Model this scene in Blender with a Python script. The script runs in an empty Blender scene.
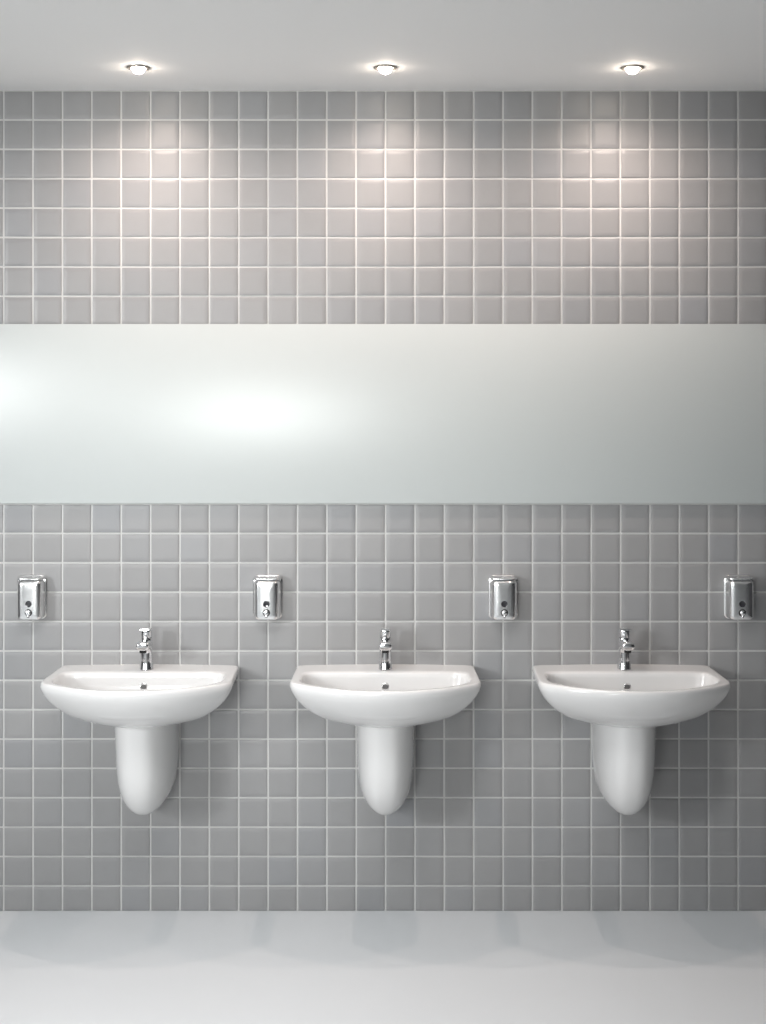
import bpy, bmesh, math, random
from mathutils import Vector, Matrix
random.seed(7)
PI = math.pi
C = bpy.context.scene.collection
CEIL = 2.793
RIM = 0.836

# ------------------------------------------------------------ materials
def mat(name, col=(.8,.8,.8), rough=.5, metal=0.0, spec=.5, coat=0.0, emit=None, es=0.0, bump=0.0, bscale=200.0, rvar=0.0):
    m = bpy.data.materials.new(name); m.use_nodes = True
    nt = m.node_tree; b = nt.nodes['Principled BSDF']
    b.inputs['Base Color'].default_value = (*col, 1)
    b.inputs['Roughness'].default_value = rough
    b.inputs['Metallic'].default_value = metal
    b.inputs['Specular IOR Level'].default_value = spec
    b.inputs['Coat Weight'].default_value = coat
    b.inputs['Coat Roughness'].default_value = .08
    if emit:
        b.inputs['Emission Color'].default_value = (*emit, 1)
        b.inputs['Emission Strength'].default_value = es
    if bump or rvar:
        tc = nt.nodes.new('ShaderNodeTexCoord')
        n = nt.nodes.new('ShaderNodeTexNoise'); n.inputs['Scale'].default_value = bscale
        n.inputs['Detail'].default_value = 4
        nt.links.new(tc.outputs['Object'], n.inputs['Vector'])
        if bump:
            bp = nt.nodes.new('ShaderNodeBump'); bp.inputs['Strength'].default_value = bump
            bp.inputs['Distance'].default_value = .002
            nt.links.new(n.outputs['Fac'], bp.inputs['Height']); nt.links.new(bp.outputs['Normal'], b.inputs['Normal'])
        if rvar:
            mr = nt.nodes.new('ShaderNodeMapRange')
            mr.inputs['To Min'].default_value = rough - rvar; mr.inputs['To Max'].default_value = rough + rvar
            nt.links.new(n.outputs['Fac'], mr.inputs['Value']); nt.links.new(mr.outputs['Result'], b.inputs['Roughness'])
    return m

M = {}
M['plaster'] = mat('ceiling_paint', (.93,.925,.915), .75, bump=.08, bscale=350)
M['floor'] = mat('floor_resin', (.655,.675,.69), .38, spec=.35, rvar=.04, bscale=3)
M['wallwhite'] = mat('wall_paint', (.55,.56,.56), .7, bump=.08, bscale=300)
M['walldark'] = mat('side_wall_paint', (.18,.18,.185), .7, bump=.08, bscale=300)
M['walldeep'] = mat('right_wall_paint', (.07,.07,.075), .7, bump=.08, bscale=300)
M['grout'] = mat('grout', (.60,.60,.59), .85, bump=.3, bscale=900)
M['ceramic'] = mat('sanitary_ceramic', (.69,.69,.687), .16, spec=.5, coat=.4, rvar=.03, bscale=8)
M['chrome'] = mat('polished_chrome', (.84,.84,.85), .11, metal=1, rvar=.02, bscale=40)
M['steel'] = mat('polished_steel', (.86,.86,.86), .22, metal=1, rvar=.03, bscale=60)
M['dark'] = mat('dark_plastic', (.02,.02,.02), .25)
M['glassdark'] = mat('dark_sight_glass', (.03,.03,.035), .05, coat=1)
M['shadowhole'] = mat('overflow_shade', (.10,.10,.10), .5)  # dark colour stands for the shade inside the overflow
M['mirror'] = mat('satin_mirror', (.535,.565,.557), .33, metal=.07, rvar=.01, bscale=4)
M['mirror_edge'] = mat('mirror_edge_glass', (.50,.55,.54), .3)
M['bulb'] = mat('lamp_glass', (1,1,1), .3, emit=(1,.86,.72), es=85)
M['trim'] = mat('lamp_trim_metal', (.42,.38,.33), .3, metal=.8)
M['frame'] = mat('window_frame_paint', (.7,.7,.7), .4)

# tile glaze: tint comes from a per-tile colour attribute, fine glaze ripple from noise
m = bpy.data.materials.new('grey_glazed_tile'); m.use_nodes = True
nt = m.node_tree; b = nt.nodes['Principled BSDF']
at = nt.nodes.new('ShaderNodeAttribute'); at.attribute_name = 'tint'
tc = nt.nodes.new('ShaderNodeTexCoord')
n1 = nt.nodes.new('ShaderNodeTexNoise'); n1.inputs['Scale'].default_value = 14; n1.inputs['Detail'].default_value = 5
nt.links.new(tc.outputs['Object'], n1.inputs['Vector'])
mr = nt.nodes.new('ShaderNodeMapRange'); mr.inputs['To Min'].default_value = .965; mr.inputs['To Max'].default_value = 1.035
nt.links.new(n1.outputs['Fac'], mr.inputs['Value'])
mx = nt.nodes.new('ShaderNodeVectorMath'); mx.operation = 'SCALE'
nt.links.new(at.outputs['Color'], mx.inputs[0]); nt.links.new(mr.outputs['Result'], mx.inputs['Scale'])
nt.links.new(mx.outputs['Vector'], b.inputs['Base Color'])
n2 = nt.nodes.new('ShaderNodeTexNoise'); n2.inputs['Scale'].default_value = 45; n2.inputs['Detail'].default_value = 2
nt.links.new(tc.outputs['Object'], n2.inputs['Vector'])
bp = nt.nodes.new('ShaderNodeBump'); bp.inputs['Strength'].default_value = .10; bp.inputs['Distance'].default_value = .002
nt.links.new(n2.outputs['Fac'], bp.inputs['Height']); nt.links.new(bp.outputs['Normal'], b.inputs['Normal'])
b.inputs['Roughness'].default_value = .40; b.inputs['Specular IOR Level'].default_value = .5
M['tile'] = m

# ------------------------------------------------------------ helpers
def obj(name, bm, m, parent=None, smooth=True, angle=40, mats=None):
    bmesh.ops.recalc_face_normals(bm, faces=bm.faces)
    if smooth:
        for f in bm.faces: f.smooth = True
        for e in bm.edges:
            if len(e.link_faces) == 2 and e.calc_face_angle(0) > math.radians(angle): e.smooth = False
    me = bpy.data.meshes.new(name); bm.to_mesh(me); bm.free()
    for mm in (mats or [m]): me.materials.append(mm)
    o = bpy.data.objects.new(name, me); C.objects.link(o)
    if parent: o.parent = parent
    return o
def thing(name, label, cat, loc, group=None):
    o = bpy.data.objects.new(name, None); C.objects.link(o); o.location = loc
    o.empty_display_size = .05
    o['label'] = label; o['category'] = cat
    if group: o['group'] = group
    return o
def struct(o, label, cat='wall'):
    o['kind'] = 'structure'; o['label'] = label; o['category'] = cat
    return o
def dup(root, loc, label):
    r = root.copy(); C.objects.link(r); r.location = loc; r['label'] = label
    for ch in list(root.children):
        c = ch.copy(); C.objects.link(c); c.parent = r
        for g in list(ch.children):
            d = g.copy(); C.objects.link(d); d.parent = c
    return r
def box(bm, x0, x1, y0, y1, z0, z1, bev=0, seg=3):
    vs = [bm.verts.new((x, y, z)) for x in (x0, x1) for y in (y0, y1) for z in (z0, z1)]
    fs = [bm.faces.new([vs[i] for i in q]) for q in ((0,1,3,2),(4,6,7,5),(0,4,5,1),(2,3,7,6),(0,2,6,4),(1,5,7,3))]
    if bev:
        es = set(e for f in fs for e in f.edges)
        bmesh.ops.bevel(bm, geom=list(es), offset=bev, segments=seg, affect='EDGES', profile=.5)
def loft(bm, rings, cap0=True, cap1=True):
    vr = [[bm.verts.new(p) for p in r] for r in rings]
    n = len(vr[0])
    for a, b_ in zip(vr, vr[1:]):
        for i in range(n):
            j = (i+1) % n
            bm.faces.new((a[i], a[j], b_[j], b_[i]))
    if cap0: bm.faces.new(vr[0][::-1])
    if cap1: bm.faces.new(vr[-1])
    return vr
def lathe(bm, prof, org, axis, n=40, cap0=True, cap1=True):
    """prof = [(distance along axis, radius)]"""
    ax = Vector(axis).normalized(); u = ax.orthogonal().normalized(); v = ax.cross(u); o = Vector(org)
    rings = [[o + ax*d + (u*math.cos(2*PI*i/n) + v*math.sin(2*PI*i/n))*max(r, 1e-5) for i in range(n)] for d, r in prof]
    loft(bm, rings, cap0, cap1)
def rrect(hw, z0, z1, r, y, k=8, cx=0):
    pts = []
    for (sx, zc, a0) in ((1, z1-r, 0), (-1, z1-r, PI/2), (-1, z0+r, PI), (1, z0+r, 1.5*PI)):
        for i in range(k+1):
            a = a0 + (PI/2)*i/k
            pts.append(Vector((cx + sx*(hw-r) + r*math.cos(a), y, zc + r*math.sin(a))))
    return pts

# ------------------------------------------------------------ room shell
X0, X1, YB = -4.4, 3.6, -7.0
bm = bmesh.new(); box(bm, X0-.2, X1+.2, YB-.2, .25, -.15, 0)
struct(obj('floor', bm, M['floor'], smooth=False), 'smooth pale grey floor running up to the tiled wall', 'floor')
bm = bmesh.new(); box(bm, X0-.2, X1+.2, YB-.2, .25, CEIL, CEIL+.15)
struct(obj('ceiling', bm, M['plaster'], smooth=False), 'flat white painted ceiling with three recessed spotlights', 'ceiling')
bm = bmesh.new(); box(bm, X1, X1+.2, YB, .25, 0, CEIL)
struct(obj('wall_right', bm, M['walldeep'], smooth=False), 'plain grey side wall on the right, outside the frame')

def wall_with_hole(bm, axis, c0, c1, a0, a1, h0, h1, z0, z1):
    """wall slab from c0 to c1 in depth, a0..a1 along, with an opening h0..h1 x z0..z1"""
    for (p0, p1, q0, q1) in ((a0, h0, 0, CEIL), (h1, a1, 0, CEIL), (h0, h1, 0, z0), (h0, h1, z1, CEIL)):
        if axis == 'x': box(bm, p0, p1, c0, c1, q0, q1)
        else: box(bm, c0, c1, p0, p1, q0, q1)
WL = (-5.6, -3.4, .95, 2.45)      # added, unseen left window: y0 y1 z0 z1
bm = bmesh.new(); wall_with_hole(bm, 'y', X0-.2, X0, YB, .25, WL[0], WL[1], WL[2], WL[3])
struct(obj('wall_left', bm, M['walldark'], smooth=False), 'plain grey side wall with an added window, outside the frame')
bm = bmesh.new(); box(bm, X0-.2, X1+.2, YB-.2, YB, 0, CEIL)
struct(obj('wall_front', bm, M['wallwhite'], smooth=False), 'plain white wall behind the viewer')
def window(name, axis, c, w):
    bm = bmesh.new(); a0, a1, z0, z1 = w; t = .04
    for (p0, p1, q0, q1) in ((a0, a1, z0, z0+t), (a0, a1, z1-t, z1), (a0, a0+t, z0+t, z1-t), (a1-t, a1, z0+t, z1-t)):
        if axis == 'x': box(bm, p0, p1, c-.03, c+.03, q0, q1, .004, 1)
        else: box(bm, c-.03, c+.03, p0, p1, q0, q1, .004, 1)
    return struct(obj(name, bm, M['frame'], smooth=False), 'white frame of an added, unseen window', 'window')
window('added_window', 'y', X0-.08, WL)  # unseen window, added to hold the fill light

# tiled wall: grout bed and glazed tiles with eased edges, one mesh
P = .10; HT = .0471
bm = bmesh.new(); tint = bm.faces.layers.float_color.new('tint')
box(bm, X0, X1, .0034, .20, 0, CEIL)
for f in bm.faces: f.material_index = 1
def clampz(z): return min(max(z, 0), CEIL)
cols = range(-44, 36); nrow = 28
for ci in cols:
    cx = ci*P + P/2
    for ri in range(nrow):
        cz = CEIL - ri*P - P/2 - (.008 if ri >= 8 else 0)
        z0, z1 = cz - HT, min(cz + HT, CEIL-.001)
        if z0 < 0.001: z0 = 0.001
        if z1 - z0 < .01: continue
        near = abs(cx) < 1.45
        g = random.gauss(0, .030); bl = max(0, random.gauss(0, .010)); base = .285*(1+g*.6)
        col = (base*(1-bl*.9), base*(1-bl*.1), base*(1+bl*1.1+.004), 1)
        # hand-laid, cushion-faced tiles are most uneven high on the left
        un = 1.0
        if ri < 8: un = 1.6
        if ri in range(2, 8) and cx < -.75: un = 1.6 + 1.9*min(1, (-.75-cx)/.4)
        tx, tz = random.gauss(0, .0028)*un, random.gauss(0, .0028)*un
        cush = .00035*un if ri < 8 else .00018
        hw = HT; N = 6 if near else 1
        def P3(u, v, y):
            return (cx + u*hw, y + tx*u*hw + tz*v*hw, (z0+z1)/2 + v*(z1-z0)/2)
        e1 = .965
        # grid of face
        us = [-e1 + 2*e1*i/N for i in range(N+1)]
        grid = [[bm.verts.new(P3(u, v, cush*(max(abs(u), abs(v))/e1)**4*.6 + cush*.4*((u*u+v*v)/2))) for v in us] for u in us]
        fs = []
        for i in range(N):
            for j in range(N):
                fs.append(bm.faces.new((grid[i][j], grid[i+1][j], grid[i+1][j+1], grid[i][j+1])))
        per = [(i, 0) for i in range(N)] + [(N, j) for j in range(N)] + [(i, N) for i in range(N, 0, -1)] + [(0, j) for j in range(N, 0, -1)]
        k1, k2 = [], []
        for (i, j) in per:
            u, v = us[i]/e1, us[j]/e1
            k1.append(bm.verts.new(P3(u*.99, v*.99, cush+.0004))); k2.append(bm.verts.new(P3(u, v, .0048)))
        top = [grid[i][j] for i, j in per]
        for A, B in ((top, k1), (k1, k2)):
            for q in range(len(per)):
                r = (q+1) % len(per)
                fs.append(bm.faces.new((A[q], A[r], B[r], B[q])))
        for f in fs: f[tint] = col; f.smooth = True
me = bpy.data.meshes.new('wall_back')
bmesh.ops.recalc_face_normals(bm, faces=bm.faces)
for e in bm.edges:
    if len(e.link_faces) == 2 and e.calc_face_angle(0) > math.radians(50): e.smooth = False
bm.to_mesh(me); bm.free(); me.materials.append(M['tile']); me.materials.append(M['grout'])
wb = bpy.data.objects.new('wall_back', me); C.objects.link(wb)
struct(wb, 'wall of square grey glazed tiles with pale grout lines')

# ------------------------------------------------------------ mirror
def zpx(y, d=0.0):     # height of a photo row on a plane d in front of the wall
    return 1.7325 - (y-402)/293.8*(4.8-d)/4.8
mt = .006
t = thing('wall_mirror', 'long frameless mirror band across the grey tiled wall above the basins', 'mirror', (0, 0, zpx(503.5, .01)))
H = zpx(324, .01) - zpx(503.5, .01)
bm = bmesh.new(); box(bm, -2.6, 2.6, -.012, -.006, 0, H, .0012, 2)
obj('mirror_pane', bm, M['mirror'], t, angle=30)
bm = bmesh.new(); box(bm, -2.585, 2.585, -.006, .0, .004, H-.004)
o = obj('backing_board', bm, M['mirror_edge'], t, smooth=False)

# ------------------------------------------------------------ basins
def lerp(a, b, t): return a + (b-a)*t
def half_contour(hwb, hw, yb, ys, yf, power, rb, rf, nb=14, ns=12, nf=30):
    """right half of a basin outline seen from above (depth positive), from back middle to front middle"""
    pts = []
    dense = []
    n = 60
    for i in range(n): dense.append((hwb*i/n, yb))
    for i in range(n): dense.append((lerp(hwb, hw, (i/n)**.8), lerp(yb, ys, i/n)))
    for i in range(2*n+1):
        x = hw*math.cos(PI/2*i/(2*n)); dense.append((x, yf - (yf-ys)*(x/hw)**power))
    def smooth_at(d, idx, r):
        c = d[idx]
        # replace the neighbourhood of a corner by a quadratic curve of reach r
        i0 = idx
        while i0 > 0 and math.dist(d[i0], c) < r: i0 -= 1
        i1 = idx
        while i1 < len(d)-1 and math.dist(d[i1], c) < r: i1 += 1
        a, b_ = d[i0], d[i1]; k = 14
        arc = [((1-t)**2*a[0]+2*t*(1-t)*c[0]+t*t*b_[0], (1-t)**2*a[1]+2*t*(1-t)*c[1]+t*t*b_[1]) for t in [q/k for q in range(k+1)]]
        return d[:i0] + arc + d[i1+1:], i0 + k//2
    dense, c2 = smooth_at(dense, 2*n, rf)
    dense, c1 = smooth_at(dense, n, rb)
    # locate front corner again
    c2 = min(range(len(dense)), key=lambda i: math.dist(dense[i], (hw, ys)))
    def resample(d, k):
        L = [0]
        for p, q in zip(d, d[1:]): L.append(L[-1] + math.dist(p, q))
        out = []
        for j in range(k):
            s = L[-1]*j/k; i = 0
            while L[i+1] < s: i += 1
            t_ = (s-L[i])/max(L[i+1]-L[i], 1e-9)
            out.append((lerp(d[i][0], d[i+1][0], t_), lerp(d[i][1], d[i+1][1], t_)))
        return out
    pts = resample(dense[:c1+1], nb) + resample(dense[c1:c2+1], ns) + resample(dense[c2:], nf) + [dense[-1]]
    return pts
def full(half):
    r = half[:]                       # back middle .. front middle
    l = [(-x, y) for x, y in half[-2:0:-1]]
    return r + l

outer = full(half_contour(.302, .309, 0.0, .300, .440, 2.1, .006, .035))
inner = full(half_contour(.270, .279, .128, .278, .420, 2.3, .045, .045))
def tab(tb, t):
    for (a, b_), (c, d) in zip(tb, tb[1:]):
        if t <= c: return lerp(b_, d, (t-a)/(c-a))
    return tb[-1][1]
DEP = .149
WT = [(0,.992),(.06,1.0),(.15,.99),(.25,.968),(.38,.93),(.52,.872),(.64,.808),(.74,.742),(.83,.665),(.90,.585),(.95,.49),(.985,.38),(1,.28)]
FT = [(0,.994),(.06,1.0),(.15,.992),(.25,.975),(.38,.945),(.52,.905),(.64,.862),(.74,.82),(.83,.77),(.90,.72),(.95,.66),(.985,.58),(1,.50)]
def zlift(x, y):   # rim height: gentle crown of the back ledge
    return .004*max(0, 1-(x/.3)**2)*max(0, 1-y/.11)
IC = (0, .258)
def inner_pt(p, t):
    """t 0 at the opening, 1 at the bowl floor"""
    s = max(0, 1-t**2.6)**(1/2.2)
    s = .30 + .70*s if t < 1 else .30
    return (IC[0] + (p[0]-IC[0])*s, IC[1] + (p[1]-IC[1])*s)
BD = .118
def build_basin(parent):
    bm = bmesh.new(); rings = []
    for t, _ in reversed(WT):
        w, f = tab(WT, t), tab(FT, t)
        rings.append([Vector((x*w, -y*f, RIM - .004 - t*DEP + zlift(x, y))) for x, y in outer])
    # rounded lip
    rings.append([Vector((x*.985, -y*.988 if y > .001 else 0, RIM - .0008 + zlift(x, y))) for x, y in outer])
    rings.append([Vector((x*.975, -(y*.980), RIM + zlift(x, y))) for x, y in outer])
    for k in (.35, .75):
        rings.append([Vector((lerp(a[0]*.975, c[0], k), -lerp(a[1]*.98, c[1], k), RIM + zlift(*a)*(1-k))) for a, c in zip(outer, inner)])
    rings.append([Vector((c[0], -c[1], RIM - .0008)) for c in inner])
    rings.append([Vector((IC[0]+(c[0]-IC[0])*.988, -(IC[1]+(c[1]-IC[1])*.98), RIM - .004)) for c in inner])
    for t in (.12, .25, .38, .5, .62, .73, .82, .89, .94, .975, .995):
        rr = []
        for c in inner:
            q = inner_pt(c, t); q = (IC[0]+(q[0]-IC[0])*.985, IC[1]+(q[1]-IC[1])*.975)
            rr.append(Vector((q[0], -q[1], RIM - .004 - t*BD)))
        rings.append(rr)
    for s in (.2, .1):
        rings.append([Vector((IC[0]+(c[0]-IC[0])*s, -(IC[1]+(c[1]-IC[1])*s), RIM - .004 - BD*(1+.012*(1-s)))) for c in inner])
    loft(bm, rings)
    return obj('bowl', bm, M['ceramic'], parent, angle=60)
def build_shroud(parent):
    bm = bmesh.new(); rings = []
    #     z     half width  depth
    T = [(.705,.0995,.275),(.66,.0985,.274),(.61,.0975,.271),(.56,.0962,.267),(.52,.0945,.261),(.485,.0915,.252),(.455,.0868,.241),(.43,.0800,.227),(.41,.0715,.211),(.395,.0620,.196),(.383,.0510,.180),(.375,.0400,.166),(.370,.0285,.152),(.3675,.016,.138),(.367,.006,.130)]
    n = 40
    for z, hw, d in T:
        r = []
        for i in range(n+1):
            a = PI*i/n
            ca, sa = math.cos(a), math.sin(a)
            x = hw*math.copysign(abs(ca)**.80, ca); y = d*abs(sa)**.66
            r.append(Vector((x, -y, z)))
        rings.append(r)
    loft(bm, rings)
    return obj('pedestal', bm, M['ceramic'], parent, angle=60)
def build_sink(parent):
    build_basin(parent)
    build_shroud(parent)
    # overflow ring in the back bowl slope; dark disc painted as the hole's shade
    t = (.838-.792-.004)/BD
    def surf(t):
        q = inner_pt((0, .128), t); return Vector((0, -(IC[1]+(q[1]-IC[1])*.975), RIM-.004-t*BD))
    p = surf(t); tg = (surf(t+.05)-surf(t-.05)).normalized(); nrm = Vector((0, tg.z, -tg.y)).normalized()
    if nrm.y > 0: nrm = -nrm
    bm = bmesh.new()
    lathe(bm, [(-.004,.0125),(.0006,.0125),(.0014,.0118),(.0016,.0106),(.0010,.0098),(-.003,.0096),(-.004,.0096)], p, nrm, 36, False, False)
    ring = obj('overflow_ring', bm, M['chrome'], parent)
    bm = bmesh.new(); lathe(bm, [(-.0035,.0097),(.0003,.0097),(.0005,.003)], p, nrm, 30)
    obj('overflow_shade_disc', bm, M['shadowhole'], ring)
    bm = bmesh.new(); zb = RIM-.004-BD*1.01
    lathe(bm, [(0,.031),(.003,.031),(.0045,.029),(.0045,.024),(.007,.022),(.0095,.016),(.0105,.004)], (0, -IC[1], zb), (0,0,1), 40)
    obj('drain', bm, M['chrome'], parent)

G1 = 'wall-hung wash basins'
s0 = thing('wash_basin', 'white ceramic wall-hung wash basin, middle one of the three', 'sink', (0, 0, 0), G1)
build_sink(s0)
dup(s0, (-.80, 0, 0), 'leftmost white ceramic wall-hung wash basin with its half pedestal')
dup(s0, (.80, 0, 0), 'rightmost white ceramic wall-hung wash basin with its half pedestal')

# ------------------------------------------------------------ taps
def tube(bm, path, n=28, cap=True):
    """path = [(point, half width, half height)] with rings facing along the path"""
    rings = []
    for i, (p, a, b_) in enumerate(path):
        p = Vector(p)
        q0 = Vector(path[max(i-1, 0)][0]); q1 = Vector(path[min(i+1, len(path)-1)][0])
        d = (q1-q0).normalized(); u = Vector((1,0,0)); v = d.cross(u).normalized()
        rings.append([p + u*a*math.copysign(abs(math.cos(2*PI*k/n))**.85, math.cos(2*PI*k/n)) + v*b_*math.copysign(abs(math.sin(2*PI*k/n))**.85, math.sin(2*PI*k/n)) for k in range(n)])
    loft(bm, rings, cap, cap)
TY = -.075
t0 = thing('basin_tap', 'x', 'faucet', (0, TY, RIM+.0028), 'mixer taps on the basins')
bm = bmesh.new()
lathe(bm, [(0,.0232),(.0025,.0232),(.004,.0226),(.03,.0214),(.06,.0204),(.09,.0197),(.100,.0194),(.1035,.0186),(.1045,.0172)], (0,0,0), (0,.0,1), 56)
obj('tap_body', bm, M['chrome'], t0)
bm = bmesh.new()
tube(bm, [((0,-.004,.072),.0180,.024),((0,-.014,.079),.0198,.0225),((0,-.028,.085),.0212,.0190),((0,-.046,.0885),.0218,.0165),((0,-.064,.0892),.0220,.0155),((0,-.078,.0890),.0218,.0150),((0,-.084,.0888),.0210,.0142),((0,-.0875,.0887),.0190,.0124),((0,-.0890,.0887),.0155,.0095)])
sp = obj('spout', bm, M['chrome'], t0)
bm = bmesh.new(); lathe(bm, [(0,.0118),(.010,.0118),(.012,.0110),(.0122,.0095),(.010,.0090)], (0,-.070,.077), (0,-.12,-1), 32)
o = obj('aerator', bm, M['dark'], sp); o['label'] = 'dark outlet under the spout'
bm = bmesh.new()
lathe(bm, [(0,.0170),(.0015,.0192),(.006,.0194),(.022,.0192),(.026,.0188),(.0282,.0172),(.029,.012),(.0292,.001)], (0,-.001,.1065), (0,-.10,1), 56)
hd = obj('handle', bm, M['chrome'], t0)
bm = bmesh.new()
tube(bm, [((0,.006,.1325),.0130,.0036),((0,-.004,.1335),.0172,.0042),((0,-.018,.1350),.0182,.0042),((0,-.032,.1362),.0180,.0038),((0,-.042,.1370),.0172,.0034),((0,-.0455,.1374),.0150,.0026)])
obj('lever', bm, M['chrome'], hd)
bm = bmesh.new(); lathe(bm, [(0,.0168),(.0040,.0168)], (0,0,.1035), (0,-.06,1), 40)
obj('gap_shade_ring', bm, M['dark'], t0)['label'] = 'dark ring painted as the shaded gap under the lever'  # black ring stands in for shade between body and handle
t0['label'] = 'chrome mixer tap on the middle white wash basin'
dup(t0, (-.80, TY, RIM+.0028), 'chrome mixer tap on the leftmost white wash basin')
dup(t0, (.80, TY, RIM+.0028), 'chrome mixer tap on the rightmost white wash basin')

# ------------------------------------------------------------ soap dispensers
zc = 1.0695
d0 = thing('soap_dispenser', 'x', 'soap dispenser', (-1.2, 0, zc), 'soap dispensers on the tiled wall')
bm = bmesh.new()
loft(bm, [rrect(.0500,-.0750,.0755,.022,0), rrect(.0503,-.0752,.0757,.022,-.003), rrect(.0500,-.0750,.0755,.022,-.0085), rrect(.0480,-.0733,.0738,.021,-.0105), rrect(.045,-.070,.071,.019,-.0112)])
obj('back_plate', bm, M['steel'], d0)
bm = bmesh.new()
loft(bm, [rrect(.0455,-.0705,.0610,.013,-.0108), rrect(.0452,-.0708,.0610,.013,-.028), rrect(.0435,-.0710,.0608,.013,-.040), rrect(.0405,-.0712,.0600,.012,-.048), rrect(.0365,-.0708,.0590,.012,-.0530), rrect(.0325,-.0695,.0575,.011,-.0560), rrect(.0270,-.0660,.0540,.010,-.0578), rrect(.020,-.059,.047,.008,-.0588), rrect(.010,-.040,.030,.005,-.0594)])
bd = obj('tank', bm, M['steel'], d0)
bm = bmesh.new()
loft(bm, [rrect(.0462,.0618,.0725,.0050,-.0108), rrect(.0460,.0618,.0725,.0050,-.026), rrect(.0440,.0618,.0720,.0048,-.038), rrect(.0400,.0620,.0710,.0042,-.0460), rrect(.0350,.0623,.0695,.0034,-.0505), rrect(.0290,.0628,.0680,.0024,-.0525)])
ld = obj('lid', bm, M['steel'], d0)
bm = bmesh.new(); lathe(bm, [(0,.0032),(.003,.0032),(.0036,.0026),(.0036,.0010)], (0,-.0520,.0655), (0,-1,0), 24)
obj('lid_lock', bm, M['chrome'], ld)
bm = bmesh.new(); lathe(bm, [(0,.0112),(.0020,.0112),(.0027,.0104),(.0024,.0094)], (0,-.0572,-.0165), (0,-1,0), 36)
sg = obj('sight_glass', bm, M['glassdark'], d0); sg['label'] = 'round dark sight glass'
bm = bmesh.new(); lathe(bm, [(0,.0124),(.002,.0124),(.0026,.0116),(.0026,.0098)], (0,-.0572,-.0455), (0,-1,0), 36)
pb = obj('button_collar', bm, M['dark'], d0); pb['label'] = 'dark collar around the push button'
bm = bmesh.new(); lathe(bm, [(0,.0088),(.010,.0088),(.0125,.0080),(.0138,.0055),(.0142,.001)], (0,-.0580,-.0455), (0,-1,0), 36)
obj('push_button', bm, M['chrome'], pb)
bm = bmesh.new(); lathe(bm, [(0,.0040),(.008,.0036),(.010,.0028)], (0,-.0620,-.0535), (0,-.25,-1), 20)
obj('nozzle', bm, M['chrome'], pb)
d0['label'] = 'polished steel soap dispenser at the far left edge, left of all the basins'
dup(d0, (-.40, 0, zc), 'polished steel soap dispenser between the leftmost and the middle basin')
dup(d0, (.40, 0, zc), 'polished steel soap dispenser between the middle and the rightmost basin')
dup(d0, (1.20, 0, zc), 'polished steel soap dispenser at the far right edge, right of all the basins')

# ------------------------------------------------------------ spotlights
LX, LY = .783, -.33
l0 = thing('ceiling_spotlight', 'x', 'ceiling light', (0, LY, CEIL), 'recessed ceiling spotlights')
bm = bmesh.new(); lathe(bm, [(0,.0375),(.002,.0372),(.004,.035),(.0048,.031),(.0042,.0255),(.0,.0225)], (0,0,0), (0,0,-1), 48, False, False)
obj('trim_ring', bm, M['trim'], l0)
bm = bmesh.new(); lathe(bm, [(0,.0215),(.006,.0210),(.012,.0185),(.017,.0135),(.0200,.0070),(.0208,.0005)], (0,0,0), (0,0,-1), 36)
obj('lamp_lens', bm, M['bulb'], l0)['label'] = 'glowing warm white lens'
l0['label'] = 'glowing recessed ceiling spotlight above the middle basin'
dup(l0, (-LX, LY, CEIL), 'glowing recessed ceiling spotlight above the leftmost basin')
dup(l0, (LX, LY, CEIL), 'glowing recessed ceiling spotlight above the rightmost basin')
for x in (-LX, 0, LX):
    L = bpy.data.lights.new('spot', 'SPOT'); L.energy = 22; L.color = (1, .83, .75)
    L.spot_size = math.radians(166); L.spot_blend = 1.0; L.shadow_soft_size = .018
    o = bpy.data.objects.new('downlight_beam', L); C.objects.link(o); o.location = (x, LY, CEIL-.026)
    o.rotation_euler = (0, 0, 0)

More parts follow.
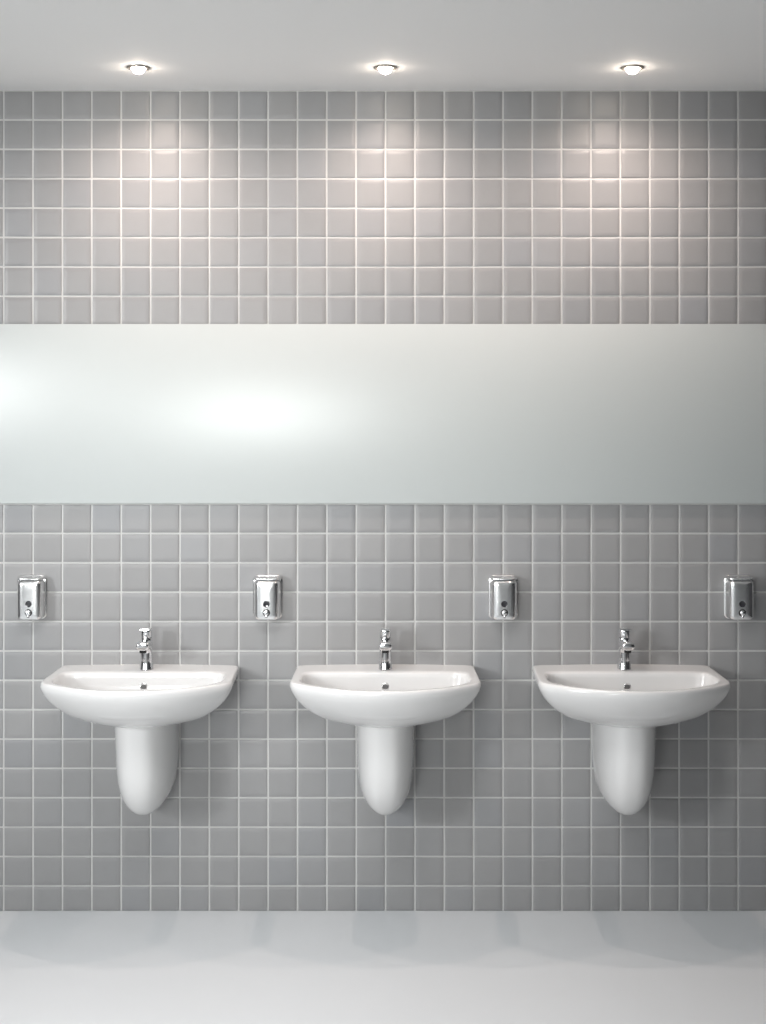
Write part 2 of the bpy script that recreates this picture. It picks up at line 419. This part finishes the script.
# unseen lights: added window and top fills, key lamp, lamp reflected in mirror
def area(name, loc, rot, sx, sy, e, col, spread=180):
    L = bpy.data.lights.new(name, 'AREA'); L.shape = 'RECTANGLE'; L.size = sx; L.size_y = sy; L.energy = e; L.color = col
    L.spread = math.radians(spread)
    o = bpy.data.objects.new(name, L); C.objects.link(o); o.location = loc; o.rotation_euler = rot
    return o
area('window_fill_light', (X0-.10, (WL[0]+WL[1])/2, (WL[2]+WL[3])/2), (0, -PI/2, 0), WL[3]-WL[2]-.1, WL[1]-WL[0]-.1, 88, (.97,.99,1))  # area light added in the made-up window to fill the room
def spot(name, loc, target, size, e, r, col):
    L = bpy.data.lights.new(name, 'SPOT'); L.energy = e; L.color = col; L.shadow_soft_size = r
    L.spot_size = math.radians(size); L.spot_blend = 1.0
    o = bpy.data.objects.new(name, L); C.objects.link(o); o.location = loc
    o.rotation_euler = (Vector(target)-Vector(loc)).to_track_quat('-Z', 'Y').to_euler()
spot('room_lamp', (-1.22, -5.4, 1.60), (-.62, 0, 1.5), 44, 305, .65, (.98,1,.99))
spot('key_lamp', (-4.15, -4.1, 2.35), (-.25, 0, 1.5), 35, 400, .28, (1,1,1))
area('top_fill_light', (-.75, -1.9, CEIL-.03), (0, 0, 0), 1.6, .8, 30, (1,1,1), 125)  # added fill from above for floor and bowls, no real panel
w = bpy.data.worlds.new('world'); bpy.context.scene.world = w; w.use_nodes = True
w.node_tree.nodes['Background'].inputs[0].default_value = (.8,.9,1,1)
w.node_tree.nodes['Background'].inputs[1].default_value = .5

# ------------------------------------------------------------ camera
cd = bpy.data.cameras.new('camera'); cam = bpy.data.objects.new('camera', cd); C.objects.link(cam)
cam.location = (0, -4.8, 1.7325); cam.rotation_euler = (PI/2, 0, 0)
cd.sensor_fit = 'AUTO'; cd.sensor_width = 36
cd.lens = 293.8*4.8*36/1024
cd.shift_x = -2.4/1024; cd.shift_y = -110/1024
sc = bpy.context.scene; sc.camera = cam
sc.view_settings.view_transform = 'Standard'; sc.view_settings.look = 'None'
sc.view_settings.gamma = 1; sc.view_settings.use_curve_mapping = False
sc.view_settings.exposure = 0.1
